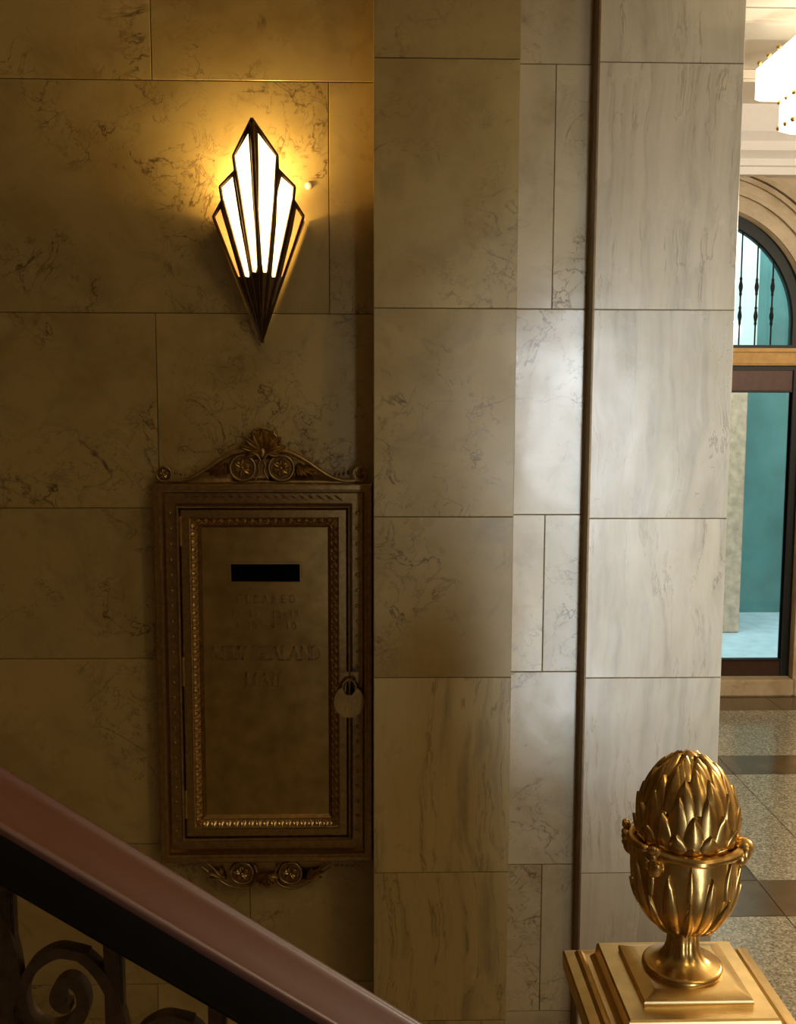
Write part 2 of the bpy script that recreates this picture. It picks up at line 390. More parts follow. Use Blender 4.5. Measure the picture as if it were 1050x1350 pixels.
# cornice along the far wall
bm = bmesh.new()
zc0 = at(1010, 222, YF - .3).z
prof = [(0, zc0), (-.10, zc0), (-.10, zc0 + .05), (-.13, zc0 + .055), (-.13, zc0 + .10), (-.20, zc0 + .14), (-.20, zc0 + .2), (-.26, zc0 + .25), (-.30, CEIL - .03), (-.30, CEIL)]
Aq = [bm.verts.new((XS1 - .8, YF + a, z)) for a, z in prof] ; Bq = [bm.verts.new((XE, YF + a, z)) for a, z in prof]
for k in range(len(prof) - 1): bm.faces.new((Aq[k], Aq[k + 1], Bq[k + 1], Bq[k]))
bm.faces.new(Aq + [bm.verts.new((XS1 - .8, YF, CEIL))]); bm.faces.new(Bq + [bm.verts.new((XE, YF, CEIL))])
tag(obj('trim_2', bm, M['plaster_white']), kind='structure')
# other walls
bm = bmesh.new(); box(bm, -3.2, -3.0, YB - .2, YL + .2, 0, CEIL); tag(obj('wall_stair', bm, M['stair_wall']), kind='structure')
bm = bmesh.new(); box(bm, XE, XE + .2, YB - .2, YF + .3, 0, CEIL); tag(obj('wall_hall', bm, M['far_stone']), kind='structure')
bm = bmesh.new(); box(bm, XS1 - .85, XS1 - .7, YL + .2, YF, 0, CEIL); tag(obj('wall_partition', bm, M['far_stone']), kind='structure')
# back wall with the glazed entrance whose light falls on the marble
WX0, WX1 = .98, 1.62
def rect(x0, x1, z0, z1): return [(x0, z0), (x1, z0), (x1, z1), (x0, z1)]
bm = poly_solid(rect(-3.0, XE, 0, CEIL), [rect(WX0, WX1, .06, 2.62)], lambda x, z, s: Vector((x, YB - .2 * s, z)))
tag(obj('wall_back', bm, M['stair_wall']), kind='structure')
bm = poly_solid(rect(WX0, WX1, .06, 2.62), [rect(WX0 + .03, WX1 - .03, .10, .52), rect(WX0 + .03, WX1 - .03, .60, 1.30), rect(WX0 + .03, WX1 - .03, 1.36, 2.58)],
                lambda x, z, s: Vector((x, YB - .05 - .05 * s, z)))
tag(obj('window_1', bm, M['door_bronze']), kind='structure')

# ------------------------------------------------------------------ far wall with the arched entrance
def f2(px, py, Y=YF): p = at(px, py, Y); return (p.x, p.z)
acx, acz = f2(917, 425); AR = (at(1067, 425, YF).x - acx)
def arc(R, n=40, a0=0, a1=PI): return [(acx + R * math.cos(a0 + (a1 - a0) * i / n), acz + R * math.sin(a0 + (a1 - a0) * i / n)) for i in range(n + 1)]
out = [(XS1 - .9, 0), (acx - AR, 0)] + arc(AR, 40, PI, 0) + [(acx + AR, 0), (XE, 0), (XE, CEIL), (XS1 - .9, CEIL)]
bm = poly_solid(out, [], lambda x, z, s: Vector((x, YF + .3 * s, z)))
o = obj('wall_far', bm, M['far_stone']); tag(o, kind='structure')
at_ = o.data.attributes.new('slab', 'FLOAT_COLOR', 'CORNER')
for i in range(len(at_.data)): at_.data[i].color = (.3, .5, .7, 1)
# archivolt mouldings
bm = bmesh.new()
for R0, R1, dy in ((1.0, 1.10, .012), (1.13, 1.17, .03), (1.25, 1.29, .03), (1.30, 1.34, .05)):
    n = 48; A = [bm.verts.new((x, YF - dy, z)) for x, z in arc(AR * R0, n)]; B = [bm.verts.new((x, YF - dy, z)) for x, z in arc(AR * R1, n)]
    A2 = [bm.verts.new((x, YF, z)) for x, z in arc(AR * R0, n)]; B2 = [bm.verts.new((x, YF, z)) for x, z in arc(AR * R1, n)]
    for k in range(n):
        bm.faces.new((A[k], A[k + 1], B[k + 1], B[k])); bm.faces.new((A[k], A2[k], A2[k + 1], A[k + 1])); bm.faces.new((B[k], B[k + 1], B2[k + 1], B2[k]))
tag(obj('trim_3', bm, M['far_stone']), kind='structure')
# baseboard / threshold
zb = at(1000, 895, YF).z
bm = bmesh.new(); box(bm, acx + AR, XE, YF - .03, YF, 0, zb, .006)
tag(obj('baseboard_far', bm, M['far_stone']), kind='structure')
bm = bmesh.new(); box(bm, acx - AR, acx + AR, YF - .03, YF + .3, 0, zb, .01)
tag(obj('trim_4', bm, M['far_stone']), kind='structure')
# door
YD = YF + .10
zt = at(1000, 455, YD).z; z_b0 = at(1000, 461, YD).z; z_b1 = at(1000, 482, YD).z; zh = at(1000, 488, YD).z; zg1 = at(1000, 517, YD).z; zg0 = at(1000, 869, YD).z
bm = poly_solid([(acx - AR, zb), (acx + AR, zb)] + arc(AR, 40, 0, PI),
                [[(acx - AR * .9, zt), (acx + AR * .9, zt)] + arc(AR * .9, 40, 0, PI), rect(acx - AR * .93, acx + AR * .93, zb + .001, zh)],
                lambda x, z, s: Vector((x, YD + .08 * s - .02, z)))
door = obj('door_1', bm, M['iron_black']); tag(door, kind='structure')
bm = bmesh.new(); box(bm, acx - AR * .97, acx + AR * .97, YD - .07, YD + .05, z_b1, z_b0, .012); box(bm, acx - AR * .97, acx + AR * .97, YD - .09, YD - .06, z_b0 - .02, z_b0 + .008, .004)
obj('transom_beam', bm, M['gold_beam'], door)
for sgn in (-1, 1):
    xa, xb = (acx + .004, acx + AR * .93) if sgn > 0 else (acx - AR * .93, acx - .004)
    gx1 = at(1047, 517, YD).x if sgn > 0 else acx - .10
    gx0 = acx + .10 if sgn > 0 else 2 * acx - at(1047, 517, YD).x
    bm = bmesh.new()
    for q in ((xa, gx0, zb + .002, zh), (gx1, xb, zb + .002, zh), (gx0, gx1, zb + .002, zg0), (gx0, gx1, zg1, zh)): box(bm, q[0], q[1], YD, YD + .05, q[2], q[3])
    leaf = obj('door_leaf', bm, M['door_bronze'], door)
    bm = bmesh.new(); box(bm, gx0, gx1, YD + .02, YD + .026, zg0, zg1); obj('glass_pane', bm, M['glass'], leaf)
    bm = bmesh.new(); rect_loft(bm, (gx0 + gx1) / 2, (zg0 + zg1) / 2, (gx1 - gx0) / 2, (zg1 - zg0) / 2, [(-.012, YD), (-.010, YD - .01), (0, YD - .01), (.004, YD + .02)])
    obj('glazing_bead', bm, M['iron_black'], leaf)
bm = poly_solid([(acx - AR * .9, zt), (acx + AR * .9, zt)] + arc(AR * .9, 40, 0, PI), [], lambda x, z, s: Vector((x, YD + .045 + .005 * s, z)))
obj('fanlight_pane', bm, M['glass'], door)
for k in range(-6, 7):
    x = at(998, 400, YD).x + k * (at(1019, 400, YD).x - at(998, 400, YD).x)
    dx = x - acx
    if abs(dx) > AR * .84: continue
    zt2 = acz + math.sqrt((AR * .92) ** 2 - dx * dx)
    zs_ = [zt - .01]; q = zt
    bm = bmesh.new(); zz = []; rr_ = []
    H = zt2 - zt
    for i in range(61):
        t = i / 60; z = zt - .01 + (H + .01) * t; r = .006
        for c0 in (.33, .66):
            d = abs(z - (zt + c0 * .62)); r = max(r, .006 + .010 * math.exp(-(d / .035) ** 2))
            if .045 < d < .06: r = max(r, .012)
        zz.append(Vector((x, YD + .01, z))); rr_.append(r)
    tube(bm, zz, rr_, 8)
    obj('grille_bar', bm, M['iron_black'], door, True)
# outside
bm = bmesh.new(); box(bm, -3, 8, YF + .3, 13, -.1, .03); tag(obj('floor_outside', bm, M['pavement']), kind='structure')
bm = bmesh.new(); box(bm, -3, 8, 10.3, 10.5, 0, 6); xx = at(1012, 600, 10.2).x
box(bm, xx + .35, xx + .5, 10.2, 10.31, 0, 6); box(bm, xx + .8, xx + .83, 10.26, 10.31, 0, 6)
tag(obj('wall_outside', bm, M['teal']), kind='structure')
t = thing('outdoor_pier', 'white masonry pier outside behind the arched fanlight, over an added shaft for a reflection in the door glass', 'pier', (at(975, 400, 9.6).x, 9.6, .03))
bm = bmesh.new(); x1_ = at(1001, 400, 9.4).x; box(bm, x1_ - .5, x1_, 9.4, 9.8, 2.5, 5.5, .01); obj('upper_shaft', bm, M['outdoor_white'], t)
bm = bmesh.new(); x1_ = at(980, 700, 9.4).x; box(bm, x1_ - .5, x1_, 9.4, 9.8, .03, 2.5, .01); obj('reflection_shaft', bm, M['stone_reflected'], t)  # added column standing in for lit stone reflected in the door glass

# ------------------------------------------------------------------ chandelier
Yfr = 5.5; chw = at(1093, 110, Yfr).x - at(997, 110, Yfr).x; chx = at(1093, 110, Yfr).x; Ych = Yfr - chw * .35
t = thing('chandelier', 'glowing tiered glass ceiling lantern with brass studs, cut off by the frame at top right', 'chandelier', (chx, Ych, CEIL))
def octa(bm, prof, seg=4, rot=PI / 4):
    rings = [[bm.verts.new((chx + r * math.cos(rot + k * 2 * PI / seg), Ych + .35 * r * math.sin(rot + k * 2 * PI / seg), z)) for k in range(seg)] for r, z in prof]
    for A, B in zip(rings, rings[1:]):
        for k in range(seg): bm.faces.new((A[k], A[(k + 1) % seg], B[(k + 1) % seg], B[k]))
    bm.faces.new(rings[0]); bm.faces.new(rings[-1])
zz = lambda py: at(1050, py, Yfr).z
rx = lambda px: (chx - at(px, 100, Yfr).x) / math.cos(PI / 4)
bm = bmesh.new(); octa(bm, [(rx(1064), zz(36)), (rx(1050), zz(44)), (rx(997), zz(92)), (rx(997), zz(132)), (rx(1003), zz(135))]); obj('upper_tier', bm, M['chandelier_glass'], t)
bm = bmesh.new(); octa(bm, [(rx(1026), zz(135)), (rx(1026), zz(176)), (rx(1040), zz(181))]); obj('lower_tier', bm, M['chandelier_glass'], t)
bm = bmesh.new(); lathe(bm, [(.05, CEIL), (.06, CEIL - .01), (.03, CEIL - .03), (.012, CEIL - .04), (.012, zz(36) - .005)], chx, Ych, 20); obj('ceiling_mount', bm, M['brass'], t, True)
for k in range(8):
    a = PI / 4 + (k // 2) * PI / 2
    off_ = .0 if k % 2 else .5
    for r, z in ((rx(1000) * .99, zz(84)), (rx(1026), zz(138)), (rx(1026), zz(172))):
        p0 = Vector((chx + r * math.cos(a), Ych + .35 * r * math.sin(a), z)); p1 = Vector((chx + r * math.cos(a + PI / 2), Ych + .35 * r * math.sin(a + PI / 2), z))
        bm = bmesh.new(); sphere(bm, p0.lerp(p1, off_), .012); obj('stud', bm, M['brass'], t, True)

# ------------------------------------------------------------------ wall sconce
tipx, tipy, topx, topy = 346.0, 452.0, 332.0, 156.0
def proud(x, y):
    tt = (tipy - y) / (tipy - topy); r = .014 + tt * .206
    xc = tipx + (topx - tipx) * tt
    return max(.010, r - abs(x - xc) * .00178 * .36)
def sp_(x, y, off=0.0):
    """photo-plane drawing of the lamp placed at its own distance from the wall"""
    return at(x, y, YL - proud(x, y) + off)
scn = thing('wall_sconce', 'lit fan-shaped bronze wall lamp with six glowing glass panes', 'wall lamp', at(344, 440, YL))
K = lambda q: (240 + q[0] / 3.857, 130 + q[1] / 3.857)
SA, ST = (332, 156), (346, 452)
halves = {
 'l': dict(out=[SA, K((261, 290)), K((271, 366)), K((193, 447)), K((204, 517)), K((158, 603)), ST],
           holes=[[K(p) for p in ((337, 178), (270, 292), (277, 345), (356, 880), (376, 884), (386, 842), (362, 560), (348, 330))],
                  [K(p) for p in ((258, 398), (203, 452), (213, 520), (322, 905), (341, 908), (343, 895), (296, 640))],
                  [K(p) for p in ((196, 562), (169, 603), (286, 905), (296, 907))]]),
 'r': dict(out=[SA, ST, K((620, 600)), K((567, 515)), K((574, 447)), K((487, 358)), K((486, 290))],
           holes=[[K(p) for p in ((387, 176), (390, 330), (390, 560), (408, 842), (414, 884), (431, 884), (440, 800), (466, 500), (477, 292))],
                  [K(p) for p in ((506, 398), (486, 480), (480, 640), (457, 895), (459, 908), (474, 908), (560, 520), (565, 450))],
                  [K(p) for p in ((582, 560), (560, 680), (505, 905), (513, 907), (610, 603))]])}
frame_bm = bmesh.new()
def merge(dst, src):
    me = bpy.data.meshes.new('m'); src.to_mesh(me); src.free(); dst.from_mesh(me); bpy.data.meshes.remove(me)
for h in halves.values():
    merge(frame_bm, poly_solid(h['out'], h['holes'], lambda x, y, s: sp_(x, y, .004 * s)))
# raised ribs over the dividers, rim bead, lower side returns
def rib(a, b_, r0, r1, n=6, off=-.001):
    pts = [sp_(a[0] + (b_[0] - a[0]) * i / n, a[1] + (b_[1] - a[1]) * i / n, off) for i in range(n + 1)]
    tube(frame_bm, pts, [r0 + (r1 - r0) * i / n for i in range(n + 1)], 6)
low = (tipx, tipy - 3)
rib((332.1, 160), low, .0055, .003, 10, -.003)
rib(K((273, 370)), low, .0042, .0025); rib(K((489, 362)), low, .0042, .0025)
rib(K((205, 520)), low, .0045, .0025); rib(K((568, 518)), low, .0045, .0025)
for seq in (halves['l']['out'][:-1], [halves['r']['out'][0]] + halves['r']['out'][:1:-1]):
    for a, b_ in zip(seq, seq[1:]): rib(a, b_, .0032, .0032, 2)
rib(K((160, 605)), low, .003, .003); rib(K((618, 602)), low, .003, .003)
for e, sg in ((K((160, 605)), -1), (K((618, 602)), 1)):
    n = 8; fr = [sp_(e[0] + (ST[0] - e[0]) * i / n, e[1] + (ST[1] - e[1]) * i / n) for i in range(n + 1)]
    for i in range(n):
        a, b_ = fr[i], fr[i + 1]
        ga = Vector((a.x - .002 * sg, YL - .006, a.z)); gb = Vector((b_.x - .002 * sg, YL - .006, b_.z))
        th = Vector((-.003 * sg, 0, .001))
        vs = [frame_bm.verts.new(q) for q in (a, b_, gb, ga)]; ws = [frame_bm.verts.new(q + th) for q in (a, b_, gb, ga)]
        frame_bm.faces.new(vs); frame_bm.faces.new(ws[::-1])
        for k in range(4): frame_bm.faces.new((vs[k], vs[(k + 1) % 4], ws[(k + 1) % 4], ws[k]))
obj('frame', frame_bm, M['sconce_metal'], scn, True, True, 25)
for h in halves.values():
    for i, hole in enumerate(h['holes']):
        cx_ = sum(p[0] for p in hole) / len(hole); cy_ = sum(p[1] for p in hole) / len(hole)
        big = [(cx_ + (p[0] - cx_) * 1.05, cy_ + (p[1] - cy_) * 1.015) for p in hole]
        obj('glass_pane', poly_solid(big, [], lambda x, y, s: sp_(x, y, .005 + .003 * s)), M['lamp_glass_outer'] if i == 2 else M['lamp_glass'], scn)
bx_ = at(345, 300, YL)
bm = bmesh.new(); box(bm, bx_.x - .03, bx_.x + .03, YL - .012, YL, bx_.z - .10, bx_.z + .08, .003); obj('back_plate', bm, M['sconce_metal'], scn)
for py in (262, 318):
    c = at(343, py, YL - .045)
    bm = bmesh.new(); tube(bm, [Vector((c.x, YL - .010, c.z - .035)), Vector((c.x, YL - .045, c.z - .035)), Vector((c.x, YL - .045, c.z - .012))], .008, 10); obj('lamp_holder', bm, M['sconce_metal'], scn, True)
p = at(407, 245, YL)  # added white dot standing in for a bright spot on the wall
bm = bmesh.new(); lathe(bm, [(.008, 0), (.0085, .003), (.006, .008), (.002, .0095)], 0, 0, 20)
bmesh.ops.rotate(bm, verts=bm.verts, cent=(0, 0, 0), matrix=Matrix.Rotation(PI / 2, 3, 'X')); bmesh.ops.translate(bm, verts=bm.verts, vec=(p.x, YL, p.z))
tag(obj('wall_speck', bm, plain('white_speck', (.95, .93, .85), .25), None, True), 'added bright round button on the wall right of the lit lamp', 'speck')

# ------------------------------------------------------------------ mail box
YO = YL - .045
a_ = at(200, 638, YO); b2 = at(491.5, 1136, YO)
x0, x1, z1, z0 = a_.x + .001, XP0 - .002, a_.z, b2.z
mcx, mcz, mhw, mhh = (x0 + x1) / 2, (z0 + z1) / 2, (x1 - x0) / 2, (z1 - z0) / 2
mail = thing('mail_box', 'dark bronze wall letter box with carved crest, reading NEW ZEALAND MAIL', 'letter box', (mcx, YL, z0))
bm = bmesh.new()
rect_loft(bm, mcx, mcz, mhw, mhh, [(0, YL), (0, YO + .004), (.003, YO), (.013, YO), (.014, YO + .003), (.019, YO + .004), (.020, YO + .018), (.024, YO + .025), (.0475, YO + .026), (.0495, YO + .024), (.050, YO + .012), (.053, YO + .008), (.057, YO + .009), (.059, YO + .015), (.059, YL - .001)])
# beads in the cove, both sides and a slanted ribbon at the top
nb = 22
for k in range(nb):
    z = z0 + .07 + (z1 - z0 - .14) * k / (nb - 1)
    for sx in (-1, 1):
        sphere(bm, (mcx + sx * (mhw - .036), YO + .0235, z), .0045, (1, .6, 1), 8, 6)
for k in range(18):
    x = x0 + .08 + (x1 - x0 - .16) * k / 17
    tube(bm, [Vector((x - .009, YO + .023, z1 - .029)), Vector((x, YO + .0195, z1 - .035)), Vector((x + .009, YO + .023, z1 - .041))], [.0008, .0022, .0008], 6)
obj('outer_frame', bm, M['bronze'], mail, True, True, 20)
YD0 = YO + .013
bm = bmesh.new()
DW, DH = mhw - .0605, mhh - .0605
PI_ = .0465
sy = YL - .007
prof_d = [(0, YL - .001), (0, YD0 + .002), (.002, YD0), (.0185, YD0), (.0195, YD0 + .004), (.0215, YD0 + .005), (.036, YD0 + .0175), (.0385, YD0 + .016), (.041, YD0 + .0185), (.0455, sy)]
rect_loft(bm, mcx, mcz, DW, DH, prof_d)
# panel with slot opening
sa = at(304.5, 744, sy); sb = at(395.5, 767, sy)
mail_door = obj('door', bm, M['bronze'], mail, True, True, 20)
bm = poly_solid(rect(mcx - DW + .0452, mcx + DW - .0452, mcz - DH + .0452, mcz + DH - .0452), [rect(sa.x, sb.x, sb.z, sa.z)], lambda x, z, s: Vector((x, sy + .005 * s, z)))
obj('door_panel', bm, M['bronze_panel'], mail_door)
bm = bmesh.new(); box(bm, sa.x - .004, sb.x + .004, sy + .0052, sy + .0065, sb.z - .004, sa.z + .004); obj('slot_shade', bm, M['slot'], mail_door)  # near-black plate standing in for the shade inside the slot
bm = bmesh.new(); rect_loft(bm, (sa.x + sb.x) / 2, (sa.z + sb.z) / 2, (sb.x - sa.x) / 2, (sa.z - sb.z) / 2, [(-.006, sy), (-.0055, sy - .002), (-.001, sy - .002), (0, sy + .005)])
obj('slot_rim', bm, M['bronze_panel'], mail_door)
# egg and dart border
bm = bmesh.new()
ins = .0285; ye = YD0 + .0105
def eggs(p0, p1, n, nx, nz):
    d = (p1 - p0) / n; dn = d.normalized()
    ax = Vector((nx, 0, nz)); rot = Matrix((dn, Vector((0, 1, 0)), ax)).transposed()
    tilt = Matrix.Rotation(math.radians(42), 3, dn if (dn.cross(ax)).y > 0 else -dn)
    for k in range(n + 1):
        c = p0 + d * k
        L_ = d.length
        sphere(bm, c, 1, (L_ * .30, .0042, .0075), 8, 6, tilt @ rot)
        for sg in (-1, 1):
            pts = [c + tilt @ (rot @ Vector((sg * L_ * .40 * math.cos(u), -.003, .0085 * math.sin(u)))) for u in (-1.2, -.5, .2, .9, 1.4)]
            tube(bm, pts, .0014, 5)
        if k < n:
            q = c + d * .5
            tube(bm, [q + tilt @ (rot @ Vector((0, -.003, -.009))), q + tilt @ (rot @ Vector((0, -.005, 0))), q + tilt @ (rot @ Vector((0, -.003, .010)))], [.0006, .002, .0008], 5)
ex0, ex1, ez0, ez1 = mcx - DW + ins, mcx + DW - ins, mcz - DH + ins, mcz + DH - ins
eggs(Vector((ex0, ye, ez0 + .012)), Vector((ex0, ye, ez1 - .012)), 38, 1, 0)
eggs(Vector((ex1, ye, ez0 + .012)), Vector((ex1, ye, ez1 - .012)), 38, -1, 0)
eggs(Vector((ex0 + .012, ye, ez0)), Vector((ex1 - .012, ye, ez0)), 17, 0, 1)
eggs(Vector((ex0 + .012, ye, ez1)), Vector((ex1 - .012, ye, ez1)), 17, 0, -1)
for cx_, cz_, a in ((ex0, ez0, PI / 4), (ex1, ez0, 3 * PI / 4), (ex0, ez1, -PI / 4), (ex1, ez1, -3 * PI / 4)):
    for da in (-.45, 0, .45): petal(bm, Vector((cx_ - math.cos(a) * .012, ye + .002, cz_ - math.sin(a) * .012)), a + da, .03, .004, .007)
obj('egg_and_dart_border', bm, M['bronze_gilt'], mail_door, True)
# hinges
for py in (700, 885, 1060):
    q = at(237, py, YD0)
    bm = bmesh.new(); tube(bm, [Vector((x0 + .0605, YD0 - .001, q.z - .035)), Vector((x0 + .0605, YD0 - .001, q.z + .035))], .0045, 10); obj('hinge', bm, M['bronze'], mail_door, True)
# lettering, raised roman capitals
def A_(cx, cz, rx_, rz, a0, a1, n=8): return [(cx + rx_ * math.cos(math.radians(a0 + (a1 - a0) * i / n)), cz + rz * math.sin(math.radians(a0 + (a1 - a0) * i / n))) for i in range(n + 1)]
G = {
 'N': (.80, [([(.1, 0), (.1, 1)], .5), ([(.1, 1), (.7, 0)], 1), ([(.7, 0), (.7, 1)], .5), ([(-.03, 0), (.23, 0)], .35), ([(-.05, 1), (.16, 1)], .35), ([(.57, 1), (.83, 1)], .35)]),
 'E': (.60, [([(.1, 0), (.1, 1)], 1), ([(-.02, 1), (.52, 1), (.52, .86)], .4), ([(-.02, 0), (.56, 0), (.56, .15)], .4), ([(.1, .52), (.42, .52)], .4)]),
 'W': (1.10, [([(0, 1), (.28, 0)], 1), ([(.28, 0), (.52, 1)], .5), ([(.50, 1), (.76, 0)], 1), ([(.76, 0), (1.02, 1)], .5), ([(-.12, 1), (.14, 1)], .35), ([(.40, 1), (.62, 1)], .35), ([(.9, 1), (1.12, 1)], .35)]),
 'Z': (.66, [([(.04, .84), (.04, 1), (.6, 1)], .4), ([(.58, 1), (.04, 0)], 1), ([(.02, 0), (.62, 0), (.62, .16)], .4)]),
 'A': (.80, [([(.04, 0), (.38, 1)], .5), ([(.38, 1), (.72, 0)], 1), ([(.16, .34), (.6, .34)], .4), ([(-.08, 0), (.18, 0)], .35), ([(.58, 0), (.86, 0)], .35)]),
 'L': (.58, [([(.1, 0), (.1, 1)], 1), ([(-.02, 1), (.24, 1)], .35), ([(-.02, 0), (.52, 0), (.52, .18)], .4)]),
 'D': (.76, [([(.1, 0), (.1, 1)], 1), ([(-.02, 1), (.3, 1)] + A_(.3, .5, .38, .5, 90, -90) + [(-.02, 0)], .7)]),
 'M': (.98, [([(.08, 0), (.12, 1)], .5), ([(.12, 1), (.45, .05)], 1), ([(.45, .05), (.78, 1)], .5), ([(.78, 1), (.84, 0)], 1), ([(-.04, 0), (.2, 0)], .35), ([(.7, 0), (.96, 0)], .35), ([(0, 1), (.16, 1)], .35), ([(.76, 1), (.92, 1)], .35)]),
 'I': (.34, [([(.14, 0), (.14, 1)], 1), ([(0, 0), (.28, 0)], .35), ([(0, 1), (.28, 1)], .35)]),
 'C': (.72, [(A_(.38, .5, .34, .5, 50, 310, 12), .8)]),
 'R': (.74, [([(.1, 0), (.1, 1)], 1), ([(-.02, 1), (.3, 1)] + A_(.3, .75, .26, .25, 90, -90) + [(.1, .5)], .6), ([(.3, .5), (.68, 0)], .9), ([(-.02, 0), (.22, 0)], .35)]),
 '0': (.62, [(A_(.28, .5, .24, .5, 0, 360, 14), .7)]), '1': (.4, [([(.04, .8), (.18, 1), (.18, 0)], .8)]),
 '2': (.6, [(A_(.27, .74, .22, .26, 160, -30) + [(.04, 0), (.52, 0)], .7)]),
 '3': (.6, [(A_(.24, .75, .22, .25, 150, -90) + A_(.24, .25, .25, .25, 90, -150), .7)]),
 '4': (.62, [([(.42, 0), (.42, 1), (.02, .3), (.58, .3)], .7)]),
 '-': (.42, [([(.06, .45), (.34, .45)], .6)]), '.': (.2, [([(.05, .02), (.05, .12)], 1)]), ' ': (.5, [])}
def text(bm, s, px0, px1, py0, py1):
    a = at(px0, py1, sy); b_ = at(px1, py0, sy); H_ = b_.z - a.z; W_ = b_.x - a.x
    tot = sum(G[c][0] for c in s); k = len(s) - 1; gap = (W_ / H_ - tot) / max(1, k); x = a.x
    gap = max(gap, .02); sc = W_ / (tot + gap * k)
    for c in s:
        w, strokes = G[c]
        for pts, th in strokes:
            pp = [Vector((x + q[0] * sc, sy - .0012, a.z + q[1] * H_)) for q in pts]
            ribbon(bm, pp, H_ * .075 * th + .0004, -.0024, .0013)
        x += (w + gap) * sc
for s, q in (('CLEARED', (313, 390, 785, 795)), ('10-30', (307, 342, 805, 814)), ('12-30', (360, 395, 805, 814)), ('2-30.', (311, 345, 820, 829)), ('4-30.', (358, 398, 820, 829)),
             ('NEW', (280, 326, 852, 870)), ('ZEALAND', (334, 424, 852, 870)), ('MAIL', (323, 378, 887, 905))):
    bm = bmesh.new(); text(bm, s, *q); tag(obj('lettering', bm, M['letter'], mail_door), 'raised bronze lettering ' + s)
# crest and bottom ornament
YC = YO + .012
def rosette(bm, px, py, rpx, Y, n=6):
    c = at(px, py, Y); r = abs(at(px + rpx, py, Y).x - c.x)
    ring = [c + Vector((r * math.cos(a), 0, r * math.sin(a))) for a in [2 * PI * i / 28 for i in range(28)]]
    tube(bm, ring, r * .13, 8, True)
    ring = [c + Vector((r * .78 * math.cos(a), .002, r * .78 * math.sin(a))) for a in [2 * PI * i / 28 for i in range(28)]]
    tube(bm, ring, r * .06, 6, True)
    dk = bmesh.ops.create_cone(bm, cap_ends=True, segments=28, radius1=r, radius2=r * .9, depth=.008)
    for v in dk['verts']: v.co = Vector((v.co.x, v.co.z, v.co.y)) + c + Vector((0, .006, 0))
    for i in range(n): petal(bm, c + Vector((0, 0, 0)), 2 * PI * i / n + .4, r * .74, r * .33, r * .24)
    sphere(bm, c + Vector((0, -r * .2, 0)), r * .16)
def sc_line(bm, pxs, Y, r0, r1, n=8, flat=1):
    pts = catmull([at(x, y, Y) for x, y in pxs], n)
    tube(bm, pts, [r0 + (r1 - r0) * i / (len(pts) - 1) for i in range(len(pts))], 8, False, flat)
CXc = 345.5
crest = bmesh.new()
for sg in (-1, 1):
    mir = lambda x: CXc + sg * (x - CXc) * (-1) * -1 if sg > 0 else 2 * CXc - x
    mx_ = (lambda x: x) if sg < 0 else (lambda x: 2 * CXc - x)
    sc_line(crest, [(mx_(x), y) for x, y in ((338, 596), (325, 594), (308, 597), (290, 606), (272, 618), (254, 629), (236, 634), (222, 633.5))], YC - .004, .0058, .0038)
    sc_line(crest, [(mx_(x), y) for x, y in ((334, 601), (320, 599), (300, 606), (280, 620))], YC - .002, .002, .002)
    rosette(crest, mx_(320), 617, 16.5, YC - .004)
    rosette(crest, mx_(216), 625, 9.5, YC - .002, 5)
    for k, (x, y) in enumerate(((232, 623), (238, 624), (244, 625.5), (250, 627))):
        sphere(crest, at(mx_(x), y, YC), .0065 - .001 * k, (.55, .8, 1), 8, 6)
    # leaf fan under the swept scroll
    for ang, L_ in ((200, .055), (215, .048), (232, .040), (248, .034), (264, .030)):
        a = math.radians(ang); a = a if sg < 0 else PI - a
        petal(crest, at(mx_(299), 611, YC + .002), a, L_, .0075, .009)
    # tendrils by the centre
    sc_line(crest, [(mx_(x), y) for x, y in ((344, 606), (341, 614), (342, 622), (337, 632))], YC - .008, .003, .002)
    sc_line(crest, [(mx_(x), y) for x, y in ((334, 597), (340, 601), (344, 608))], YC - .010, .003, .002)
# backing plate of the crest follows its outline
cr_out = [(218, 637), (236, 636), (254, 631), (272, 620), (290, 608), (308, 599), (325, 597), (345.5, 597)]
cr_out = cr_out + [(2 * CXc - x, y) for x, y in cr_out[:-1][::-1]]
merge(crest, poly_solid([(q[0], -q[1]) for q in cr_out], [], lambda x, y, s: at(x, -y, YC + .004 + .02 * s)))
pc = at(CXc + 1, 596, YC - .002)
for i in range(9):
    a = math.radians(-12 + i * 204 / 8)
    petal(crest, pc, a, .055 if 0 < i < 8 else .042, .0105, .011)
for i in range(0):
    a = 0; sphere(crest, pc + Vector((.056 * math.cos(a), 0, .056 * math.sin(a))), .0042, (1, .8, 1), 8, 6)
rim = [pc + Vector((.040 * math.cos(a), 0.004, .048 * math.sin(a) + .006)) for a in [math.radians(-25 + i * 230 / 24) for i in range(25)]]
tube(crest, rim, .0035, 8)
sphere(crest, pc + Vector((0, -.006, -.002)), .011, (.8, .7, 1.1))
obj('crest', crest, M['bronze'], mail, True, True, 50)
bot = bmesh.new(); CB = 351.0
